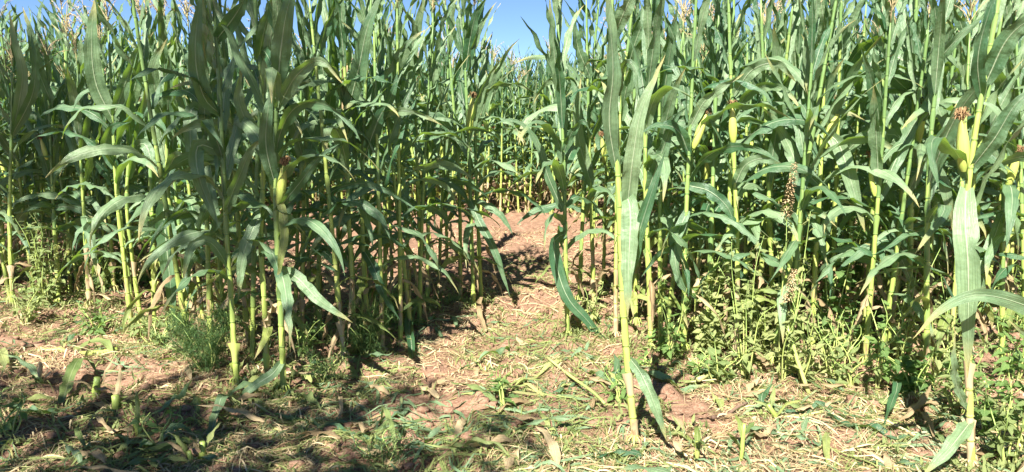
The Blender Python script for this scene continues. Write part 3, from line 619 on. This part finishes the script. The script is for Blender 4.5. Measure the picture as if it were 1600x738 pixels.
# ------------------------------------------------------------------ weeds
def leaflet(mb, c, d, up, L, W, rng, lobed=False):
    d = d / np.linalg.norm(d); s = np.cross(d, up); s = s / max(np.linalg.norm(s), 1e-6); n = np.cross(s, d)
    t = np.array([0, .3, .65, 1.]); wv = np.array([.15, 1., .75, .05]) if not lobed else np.array([.5, 1., .6, .04]); dr = np.array([0, .02, -.03, -.2]) * L * rng.uniform(-.3, 1.5)
    P = np.array([[c + d * L * a + s * W / 2 * b * q + n * (dd + abs(q) * W * .15) for q in (-1, 0, 1)] for a, b, dd in zip(t, wv, dr)])
    mb.grid(P, np.stack(np.broadcast_arrays(np.array([0, .5, 1.])[None], t[:, None]), -1))
def weed(px, H, spread, kind, label, cat='weed', nst=5, dens=1., mat='weed', Y=None, group=None, pos=None):
    rng = random.Random(int(px[0] * 3 + px[1]))
    b = ground_at(*px) if pos is None else np.array([pos[0], pos[1], 0.]); b[2] = G(b[0], b[1]); root = empty({'feather': 'feathery_weed', 'bean': 'bindweed', 'seed': 'seeding_weed'}.get(kind, 'leafy_weed'), b)
    fo = MB(); heads = MB(); hn = 0
    for s in range(nst):
        a = rng.uniform(0, 6.28); rr = spread * rng.uniform(.1, 1) ** .7; h = H * rng.uniform(.55, 1.05); o = np.array([math.cos(a), math.sin(a), 0])
        rr = .03 if kind == 'seed' and s == 0 else rr; h = H if kind == 'seed' and s == 0 else h; lean = o * rr; P = spline([o * .02 * rng.random() + [0, 0, -.02], lean * .35 + [0, 0, h * .4] + np.array([rng.gauss(0, .02), rng.gauss(0, .02), 0]), lean * .75 + [0, 0, h * .78] + np.array([rng.gauss(0, .03), rng.gauss(0, .03), 0]), lean * 1.05 + [0, 0, h]], 14)
        sm = MB(); tube(sm, P, np.linspace(.0055 if kind != 'feather' else .003, .0015, 14), 5); part('stem', sm, M['wstem'], root)
        n = int((26 if kind != 'feather' else 70) * dens * h / .5)
        for q in range(n):
            t = rng.uniform(.12, 1.); i = t * 13; j = min(int(i), 12); c = P[j] + (P[j + 1] - P[j]) * (i - j)
            aa = rng.uniform(0, 6.28); el = rng.uniform(-.3, .9); d = np.array([math.cos(aa) * math.cos(el), math.sin(aa) * math.cos(el), math.sin(el)])
            if kind == 'feather':
                l1 = rng.uniform(.05, .12) * (1.3 - t * .6); e = c + d * l1
                for k in range(6):
                    f = c + (e - c) * (k + 1) / 6; d2 = d * .6 + np.array([rng.gauss(0, .5), rng.gauss(0, .5), rng.gauss(0, .5)])
                    leaflet(fo, f, d2, np.array([0, 0, 1.]), rng.uniform(.012, .03), .0035, rng)
                leaflet(fo, c, d, np.array([0, 0, 1.]), l1, .0025, rng)
            else:
                pet = rng.uniform(.01, .05) * (1.2 - t); c2 = c + d * pet
                L = rng.uniform(.03, .082) * (1.25 - .7 * t); W = L * (rng.uniform(.35, .55) if kind != 'bean' else rng.uniform(.75, .95))
                dd = d + np.array([0, 0, rng.uniform(-.9, .2)]); leaflet(fo, c2, dd, np.array([rng.gauss(0, .4), rng.gauss(-.3, .4), 1.]), L, W, rng, kind == 'bean')
        if kind == 'seed' and s < 2:
            hm = MB(); top = P[-1]; ax = np.array([.03, 0, .30 * (1 - .4 * s)])
            for q in range(420):
                t = rng.random(); r_ = .028 * (1 - t * .6) * rng.random() ** .4; aa = rng.uniform(0, 6.28); c = top - [0, 0, .06] + ax * t + np.array([math.cos(aa) * r_, math.sin(aa) * r_, 0])
                leaflet(hm, c, np.array([math.cos(aa), math.sin(aa), rng.uniform(-1, .8)]), np.array([0, 0, 1.]), rng.uniform(.008, .016), .007, rng)
            part('seed_head', hm, M['straw'], root)
    f = part('foliage', fo, M[mat], root); f['kind'] = 'stuff'
    tag(root, label, cat, group); return root
weed((75, 480), .75, .22, 'leafy', 'tall pale green leafy weed at the far left foot of the maize', mat='paleweed', nst=9)
weed((40, 505), .42, .25, 'leafy', 'low bushy weed in front of the tall pale one at far left', nst=7, mat='paleweed')
weed((150, 512), .26, .2, 'leafy', 'small bright weed between the far left weeds and the bare yellow stalks', nst=6)
weed((245, 535), .3, .22, 'leafy', 'pale scrambling weed around the foot of the bare yellow stalks', nst=9, mat='paleweed')
weed((215, 520), .2, .2, 'leafy', 'low yellow green weed directly in front of the bare yellow stalks', nst=7, mat='paleweed')
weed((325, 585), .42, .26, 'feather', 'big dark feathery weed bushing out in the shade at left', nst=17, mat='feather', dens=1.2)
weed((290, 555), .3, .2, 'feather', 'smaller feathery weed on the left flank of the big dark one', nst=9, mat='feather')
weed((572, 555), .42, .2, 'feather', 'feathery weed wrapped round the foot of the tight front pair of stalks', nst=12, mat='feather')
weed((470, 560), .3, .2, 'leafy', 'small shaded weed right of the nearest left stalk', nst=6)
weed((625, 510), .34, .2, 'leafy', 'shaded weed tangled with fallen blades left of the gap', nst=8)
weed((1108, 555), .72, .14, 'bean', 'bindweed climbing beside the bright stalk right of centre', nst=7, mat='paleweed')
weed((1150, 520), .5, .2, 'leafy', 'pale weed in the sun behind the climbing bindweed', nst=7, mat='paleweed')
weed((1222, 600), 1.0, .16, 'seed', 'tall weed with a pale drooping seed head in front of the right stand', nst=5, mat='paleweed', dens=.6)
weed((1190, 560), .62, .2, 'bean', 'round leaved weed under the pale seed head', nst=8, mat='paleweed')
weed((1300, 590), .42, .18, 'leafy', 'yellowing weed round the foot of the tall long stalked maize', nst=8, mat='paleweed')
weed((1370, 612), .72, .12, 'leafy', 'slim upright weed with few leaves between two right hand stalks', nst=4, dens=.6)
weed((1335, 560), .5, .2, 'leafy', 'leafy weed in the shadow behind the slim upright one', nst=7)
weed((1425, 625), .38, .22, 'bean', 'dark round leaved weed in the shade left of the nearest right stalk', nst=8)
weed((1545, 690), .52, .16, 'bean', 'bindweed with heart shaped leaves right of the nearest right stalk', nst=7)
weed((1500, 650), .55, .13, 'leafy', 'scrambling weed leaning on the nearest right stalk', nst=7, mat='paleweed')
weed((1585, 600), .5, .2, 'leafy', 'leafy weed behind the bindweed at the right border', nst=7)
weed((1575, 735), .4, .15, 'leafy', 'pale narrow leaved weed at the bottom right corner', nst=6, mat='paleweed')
weed((1090, 590), .16, .2, 'leafy', 'tiny weed patch in front of the bright stalk right of centre', nst=6)
weed((790, 640), .26, .06, 'leafy', 'young upright sprout standing alone in the middle foreground', nst=3)
weed((970, 640), .22, .08, 'leafy', 'small sprout at the left of the lone foreground stalk', nst=4)
weed((595, 735), .14, .16, 'feather', 'low feathery tuft at the bottom edge left of the middle', nst=6, mat='feather')
weed((255, 700), .2, .07, 'leafy', 'small shaded seedling in the left foreground', nst=3)
weed((505, 600), .2, .16, 'feather', 'thin feathery tuft in the shade beside the nearest left stalk', nst=6, mat='feather')
weed((1010, 580), .14, .16, 'leafy', 'low green tuft behind the lone foreground stalk', nst=6)
weed((925, 500), .3, .12, 'leafy', 'light weed at the foot of the thin bright stalk by the gap', nst=5, mat='paleweed')
weed((15, 700), .2, .16, 'leafy', 'low weed at the bottom left border', nst=6)
for k, (u, v) in enumerate([(1040, 560), (1125, 600), (1165, 590), (1250, 600), (1285, 560), (1330, 605), (1400, 575), (1465, 590), (1490, 560), (1140, 545), (1230, 545), (1095, 540)]):
    weed((u, v), [.65, .3, .85, .5, .9, .4, .75, .5][k % 8], .2, ['leafy', 'bean', 'leafy'][k % 3], 'pale leafy weed in the sunny tangle along the front of the right stand', nst=6, dens=.75, mat='paleweed' if k % 4 else 'weed', group='weeds along the front of the right stand')
rs2 = np.random.RandomState(21)
for k in range(46):     # weeds inside the right and left stands
    if k < 30: x, y = rs2.uniform(1.25, 4.2), rs2.uniform(5.0, 7.4)
    else: x, y = rs2.uniform(-5, -2.9), rs2.uniform(5.9, 8)
    if abs(x) > .7 * y: continue
    side = 'right' if k < 30 else 'left'
    weed((k * 31, k), rs2.uniform(.25, .65), rs2.uniform(.12, .25), ['leafy', 'bean', 'leafy', 'feather'][k % 4], 'weed growing among the stalks inside the %s hand maize stand' % side, nst=6, dens=.8, mat=['paleweed', 'weed', 'paleweed', 'feather'][k % 4], group='weeds inside the %s stand' % side, pos=(x, y))

# ------------------------------------------------------------------ things lying on the ground
def lie(pts_px, width_px, mat, name, label, cat, lift=.02, roll=0, group=None, across=4, arch=0.):
    P = np.array([ground_at(u, v) for u, v in pts_px]); P = spline(P, 18); d = np.linalg.norm(P.mean(0)); b = P[0].copy()
    t = np.linspace(0, 1, 18); P[:, 2] = gh(P[:, 0], P[:, 1]) + lift + arch * np.sin(np.pi * t); b[2] = G(b[0], b[1])
    T = nrm(np.gradient(P, axis=0)); S = nrm(np.cross(T, [0, 0, 1.])); rng = random.Random(int(pts_px[0][0] * 13)); S = twist(P - b, S, R(roll) + np.linspace(-.4, .5, 18))
    mb = MB(); blade(mb, P - b, S, width_px * d / F, fold=.3, wav=.012, freq=3, rng=rng, across=across, base=.7)
    o = obj(name, mb, M[mat]); o.location = b; return tag(o, label, cat, group)
def rod(pts, rpx, mat, name, label, cat, lift=.015, z=None, v=(0., 1.)):
    P = np.array([ground_at(u, v_) for u, v_ in pts]) if z is None else None
    if z is not None:
        b0 = ground_at(*pts[0]); P = np.array([at_depth(u, v_, b0[1] + (i * .05)) for i, (u, v_) in enumerate(pts)]); P[0] = b0 + [0, 0, -.02]
    else:
        P[:, 2] = gh(P[:, 0], P[:, 1]) + lift
    d = np.linalg.norm(P.mean(0)); P = spline(P, 12); b = P[0].copy(); r = rpx * d / F / 2
    if z is None: P[:, 2] = np.maximum(P[:, 2], gh(P[:, 0], P[:, 1]) + r)
    rad = r * (1 + .16 * (np.arange(12) % 4 == 0)) * np.linspace(1.08, .88, 12)
    mb = MB(); tube(mb, P - b, rad, 8, *v); o = obj(name, mb, M[mat]); o.location = b; return tag(o, label, cat)
FL = 'fallen_maize_leaf'
lie([(960, 603), (1010, 606), (1060, 612), (1110, 604)], 20, 'leaf', FL, 'wide dark green blade lying flat behind the lone foreground stalk', 'fallen leaf')
lie([(905, 590), (930, 600), (960, 612), (1000, 618)], 15, 'leaf', FL, 'dark blade lying left of the lone foreground stalk', 'fallen leaf')
lie([(720, 585), (760, 582), (785, 568), (808, 552)], 12, 'leaf', FL, 'narrow curved green blade lying in the sun at the mouth of the gap', 'fallen leaf', arch=.04)
lie([(462, 622), (475, 632), (488, 645), (503, 655)], 17, 'paleweed', FL, 'short pale yellow green leaf tip near the nearest left stalk', 'fallen leaf', arch=.05)
lie([(330, 690), (345, 655), (375, 625), (440, 600)], 16, 'leaf', FL, 'long dark blade lying in the shade left of the nearest left stalk', 'fallen leaf', arch=.05)
lie([(100, 640), (115, 615), (140, 595), (155, 598)], 18, 'green_litter', FL, 'folded grey green blade in the shade at lower left', 'fallen leaf', arch=.08)
lie([(545, 700), (600, 680), (650, 668), (700, 660)], 9, 'green_litter', FL, 'long thin pale blade lying across the middle foreground', 'fallen leaf')
lie([(430, 660), (500, 672), (560, 690), (610, 705)], 15, 'leaf', FL, 'dark blade lying across the shaded ground below the nearest left stalk', 'fallen leaf')
lie([(640, 655), (620, 662), (585, 668), (560, 664)], 10, 'leaf', FL, 'short dark blade lying right of the pale leaf tip', 'fallen leaf')
lie([(800, 618), (840, 600), (880, 590), (910, 592)], 11, 'green_litter', FL, 'dull green blade left of the yellow bent stem', 'fallen leaf')
lie([(1180, 650), (1240, 656), (1300, 652), (1345, 662)], 12, 'leaf', FL, 'green blade lying level in front of the tall long stalked maize', 'fallen leaf')
lie([(1290, 668), (1350, 690), (1400, 700), (1450, 690)], 16, 'leaf', FL, 'broad green blade lying in the right foreground shadow', 'fallen leaf')
lie([(1385, 600), (1400, 630), (1390, 655), (1380, 680)], 14, 'leaf', FL, 'blade lying in deep shade left of the nearest right stalk', 'fallen leaf', arch=.08)
lie([(1405, 645), (1430, 655), (1450, 680), (1462, 705)], 9, 'dry', FL, 'bent straw coloured blade left of the nearest right stalk', 'fallen leaf', arch=.06)
lie([(1060, 700), (1085, 690), (1110, 705), (1150, 712)], 14, 'dry', FL, 'dry pale blade near the lower edge right of the lone stalk', 'fallen leaf')
lie([(1000, 700), (1040, 705), (1080, 720), (1130, 735)], 15, 'green_litter', FL, 'grey green blade at the foot of the lone foreground stalk', 'fallen leaf')
lie([(620, 735), (610, 705), (600, 690), (596, 672)], 8, 'paleweed', FL, 'bright upright leaf tip standing at the bottom edge left of middle', 'fallen leaf', arch=.12)
lie([(700, 722), (740, 730), (770, 728), (800, 736)], 14, 'paleweed', FL, 'bright yellow green leaf at the bottom edge in the middle', 'fallen leaf', arch=.04)
lie([(0, 560), (6, 580), (12, 598), (4, 610)], 14, 'paleweed', FL, 'bright leaf piece at the left border', 'fallen leaf', arch=.05)
lie([(20, 660), (60, 670), (100, 652), (140, 640)], 15, 'leaf', FL, 'bluish blade in the shade at the lower left border', 'fallen leaf')
lie([(180, 690), (240, 700), (290, 685), (320, 700)], 14, 'leaf', FL, 'blade lying in the shade right of the lower left border', 'fallen leaf')
lie([(120, 555), (140, 545), (165, 548), (178, 556)], 18, 'green_litter', FL, 'broad pale leaf at the thick end of the fallen yellow stalk', 'fallen leaf', arch=.05)
lie([(1140, 580), (1180, 568), (1200, 590), (1230, 585)], 13, 'dry', FL, 'curled dry blade under the pale seed head weed', 'fallen leaf', arch=.06)
lie([(1240, 520), (1210, 500), (1180, 520), (1150, 500)], 14, 'dry', FL, 'dry tan blade propped in the weeds right of centre', 'fallen leaf', arch=.22)
lie([(1120, 470), (1150, 450), (1190, 440), (1210, 470)], 14, 'dry', FL, 'dry bleached blade behind the climbing bindweed', 'fallen leaf', arch=.3)
lie([(645, 560), (640, 520), (655, 490), (660, 470)], 14, 'leaf', FL, 'dark blade slumped in the shade left of the gap', 'fallen leaf', arch=.12)
lie([(760, 520), (748, 495), (752, 480), (752, 462)], 8, 'dry', FL, 'thin brown blade hanging to the soil at the gap plants', 'fallen leaf', arch=.08)
rod([(62, 562), (110, 559), (150, 553), (184, 549)], 8, 'stalk', 'cut_maize_stalk', 'fallen yellow green stalk lying in the sun at left', 'cut stalk', v=(.1, .4))
rod([(1090, 605), (1130, 583), (1165, 562), (1200, 540)], 6, 'wstem', 'cut_maize_stalk', 'long thin yellow stem lying aslant in front of the pale seed head weed', 'cut stalk', lift=.06)
rod([(1265, 612), (1245, 560), (1228, 508), (1205, 530)], 6, 'wstem', 'broken_stem', 'bent yellow stem standing at the foot of the tall long stalked maize', 'broken stem', z=1)
rod([(855, 590), (890, 610), (925, 640), (944, 660)], 4.5, 'wstem', 'broken_stem', 'thin yellow stem lying left of the lone foreground stalk', 'broken stem', lift=.05)
rod([(1112, 672), (1130, 664), (1150, 656), (1166, 650)], 5, 'stick', 'brown_stick', 'short brown stick right of the lone foreground stalk', 'stick', lift=.03)
rod([(1285, 660), (1235, 660), (1200, 664), (1165, 662)], 4, 'wstem', 'broken_stem', 'yellow stem lying level in the right foreground', 'broken stem')
rod([(98, 450), (60, 455), (30, 460)], 6, 'wstem', 'cut_maize_stalk', 'cut stalk lying in the shade at the far left', 'cut stalk')
rod([(520, 586), (480, 590), (440, 594), (400, 592)], 4, 'straw', 'broken_stem', 'pale straight stem lying behind the nearest left stalk', 'broken stem', v=(.7, 1.))
rod([(1400, 520), (1380, 490), (1375, 470)], 5, 'straw', 'broken_stem', 'broken dry stem inside the right stand', 'broken stem', v=(.6, 1.))
for (bx, by, tx, ty, wp, lb) in [(150, 628, 152, 590, 12, 'cut green stub in the shade at left, beside the folded grey blade'), (185, 655, 180, 618, 14, 'thick cut stub in the shade at lower left'),
        (218, 682, 210, 655, 10, 'short cut stub right of the thick one at lower left'), (1215, 668, 1200, 632, 8, 'pale cut stub with splayed husk in the right foreground'),
        (1157, 735, 1163, 662, 7, 'tall thin cut stub at the bottom edge right of the lone stalk'), (318, 728, 316, 690, 11, 'cut stub at the lower edge in the left shade'),
        (1088, 735, 1090, 690, 8, 'grey cut stub near the bottom edge beside the dry pale blade'), (300, 735, 295, 705, 9, 'bright split stub at the bottom edge left of the seedling'), (66, 612, 60, 590, 9, 'small cut stub at left under the fallen yellow stalk')]:
    b = ground_at(bx, by); t_ = at_depth(tx, ty, b[1]); b[2] = G(b[0], b[1]); r = wp * b[1] / F / 2; root = empty('maize_stub', b); e = t_ - b
    mb = MB(); tube(mb, [(0, 0, -.03), e * .3, e * .34, e * .75, e], [r * 1.1, r, r * 1.2, r * .9, r * .85], 8, .05, .4); part('stalk', mb, M['stalk'], root)
    rng = random.Random(int(bx))
    for q in range(3):
        P, S, d = leaf_path(0, rng.uniform(0, 6.28), R(15), R(rng.uniform(50, 130)), rng.uniform(.08, .2), 1, .3, 10, r * .8); mb = MB(); blade(mb, P + e * rng.uniform(.3, .8), S, .03, .5, .006, 2, rng); part('leaf', mb, M[rng.choice(['low_leaf', 'dry', 'green_litter'])], root)
    tag(root, lb, 'stub')
# smaller torn leaves nobody can tell apart
rs3 = np.random.RandomState(31); proto_l = []
for k in range(8):
    rng = random.Random(k); n = 14; t = np.linspace(0, 1, n); L = rng.uniform(.22, .42); az = rng.uniform(-.8, .8) * t ** 1.2
    P = np.stack([np.cumsum(np.cos(az)) * L / n, np.cumsum(np.sin(az)) * L / n, .015 + .03 * np.abs(np.sin(t * rng.uniform(2, 6)))], -1); S = np.stack([-np.sin(az), np.cos(az), 0 * az], -1)
    S = twist(P, S, np.linspace(-.5, .6, n) * rng.uniform(.5, 2)); mb = MB(); blade(mb, P, S, rng.uniform(.025, .05), .35, .01, 3, rng); proto_l.append(mb.mesh('torn_leaf'))
cnt = {'green': 0, 'dry': 0}
for k in range(190):
    y = rs3.uniform(2.75, 6.2) if k % 3 else rs3.uniform(2.75, 4.2); x = rs3.uniform(-.68, .68) * y
    c = 'dry' if k % 5 < 2 else 'green'; me = proto_l[k % 8]
    if c == 'dry' or k % 3 == 0:
        key = me.name + c + str(k % 3); me = bpy.data.meshes.get(key) or me.copy(); me.name = key; me.materials.clear(); me.materials.append(M['dry'] if c == 'dry' else M['green_litter'])
    side = 'in the shaded left foreground' if x < -.9 else ('in the middle of the foreground' if x < .6 else 'in the right foreground')
    o = bpy.data.objects.new('torn_leaf', me); COL.objects.link(o)
    if not me.materials: me.materials.append(M['leaf'])
    o.location = (x, y, G(x, y)); o.rotation_euler = (rs3.normal() * .12, rs3.normal() * .12, rs3.uniform(0, 6.28))
    tag(o, 'torn %s maize blade among the litter %s' % (c, side), 'fallen leaf', 'torn %s blades %s' % (c, side))

def ribbons(name, N, mat, lenr, widr, seed, label, cat, ymax=9., lift=.012, mask=.0, arch=.03, pw=1.0, region=None, vr=(0, 1)):
    r = np.random.RandomState(seed); y = 2.5 + (ymax - 2.5) * r.rand(N * 3) ** pw; x = r.uniform(-.74, .74, N * 3) * y
    keep = vnoise(x * 1.6, y * 1.6, seed) * .65 + vnoise(x * 5, y * 5, seed + 1) * .35 > mask
    if region is not None: keep &= region(x, y)
    x, y = x[keep][:N], y[keep][:N]; N = len(x); n = 5; t = np.linspace(-.5, .5, n)
    a = r.uniform(0, 6.283, N); cv = r.normal(0, .65, N); L = lenr[0] + (lenr[1] - lenr[0]) * r.rand(N) ** 2.2; W = widr[0] + (widr[1] - widr[0]) * r.rand(N) ** 3
    ang = a[:, None] + cv[:, None] * t[None]; dx = np.cumsum(np.cos(ang), 1); dy = np.cumsum(np.sin(ang), 1)
    px = x[:, None] + (dx - dx.mean(1, keepdims=True)) * (L / n)[:, None]; py = y[:, None] + (dy - dy.mean(1, keepdims=True)) * (L / n)[:, None]
    pz = gh(px, py) + .003 + lift * r.rand(N)[:, None] + (arch * r.rand(N) ** 2)[:, None] * np.cos(np.pi * t)[None] + r.normal(0, .10, N)[:, None] * t[None] * L[:, None]
    P = np.stack([px, py, pz], -1); ro = r.normal(0, .6, N)[:, None]; S = np.stack([-np.sin(ang) * np.cos(ro), np.cos(ang) * np.cos(ro), np.sin(ro) + 0 * ang], -1)
    wp = W[:, None] * np.array([.5, 1, 1, .9, .3])[None] / 2; Q = np.stack([P - S * wp[..., None], P + S * wp[..., None]], 2)
    Q[..., 2] = np.maximum(Q[..., 2], gh(Q[..., 0], Q[..., 1]) + .001)
    vv = vr[0] + (vr[1] - vr[0]) * r.rand(N); UV = np.zeros(Q.shape[:-1] + (2,)); UV[..., 1] = vv[:, None, None]; UV[:, :, 0, 0] = .1; UV[:, :, 1, 0] = .4
    mb = MB(); i = np.arange(N)[:, None] * n * 2; j = np.arange(n - 1)[None] * 2; f = np.stack([i + j, i + j + 1, i + j + 3, i + j + 2], -1).reshape(-1, 4)
    mb.V.append(Q.reshape(-1, 3)); mb.UV.append(UV.reshape(-1, 2)); mb.Fq.append(f); mb.n = len(Q)
    return tag(obj(name, mb, M[mat]), label, cat, None, 'stuff')
ribbons('straw_litter', 42000, 'straw', (.02, .34), (.0013, .009), 41, 'dry straw and shredded maize leaf scattered over the soil', 'litter', mask=.42, pw=1.25, ymax=10)
ribbons('green_clippings', 27000, 'green_litter', (.02, .32), (.002, .012), 51, 'shredded green leaf strips scattered over the soil', 'litter', mask=.44, pw=1.4, ymax=8)
ribbons('dark_shreds', 5000, 'leaf', (.06, .42), (.003, .018), 61, 'dark green torn leaf strips in the trampled litter', 'litter', mask=.5, pw=1.6, ymax=6.5)
# small ground cover among the litter and at the feet of the plants
def cover(N, seed):
    r = np.random.RandomState(seed); rng = random.Random(seed); mb = MB(); k = 0
    while k < N:
        if k % 3 == 0 or not PLANTED: y = r.uniform(2.7, 8); x = r.uniform(-.72, .72) * y
        else:
            a, b = PLANTED[r.randint(len(PLANTED))]; x, y = a + r.normal() * .16, b + r.normal() * .16
        if k % 3 == 0 and vnoise(x * 1.1, y * 1.1, 9) < .5: k += 1; continue
        z = G(x, y); k += 1
        for q in range(r.randint(5, 12)):
            a = r.uniform(0, 6.28); el = r.uniform(.2, 1.3); c = np.array([x + r.normal() * .02, y + r.normal() * .02, z + r.uniform(0, .05)])
            leaflet(mb, c, np.array([math.cos(a) * math.cos(el), math.sin(a) * math.cos(el), math.sin(el)]), np.array([0, 0, 1.]), r.uniform(.02, .06), r.uniform(.006, .018), rng)
    return mb
tag(obj('ground_cover', cover(900, 3), M['paleweed']), 'tiny weeds sprouting from the soil and round the stalks', 'ground cover', None, 'stuff')
def clods(N, seed):
    r = np.random.RandomState(seed); mb = MB(); th = np.linspace(0, np.pi, 5); ph = np.linspace(0, 2 * np.pi, 7, endpoint=False)
    ux = np.stack([np.sin(th)[:, None] * np.cos(ph), np.sin(th)[:, None] * np.sin(ph), np.broadcast_to(np.cos(th)[:, None], (5, 7))], -1)
    for k in range(N):
        y = 2.6 + 8 * r.rand() ** 1.3; x = r.uniform(-.72, .72) * y; s = .007 + .034 * r.rand() ** 4
        j = 1 + r.normal(0, .26, (5, 7, 1)); j[0] = j[0].mean(); j[-1] = j[-1].mean()
        mb.grid(ux * j * s * np.array([1, r.uniform(.6, 1), r.uniform(.4, .7)]) + [x, y, G(x, y) + s * .08], np.zeros((5, 7, 2)), wrap=True)
    return mb
c_ = obj('soil_clods', clods(9000, 4), M['soil']); tag(c_, 'loose clods and crumbs of dry soil', 'soil clods', None, 'stuff')
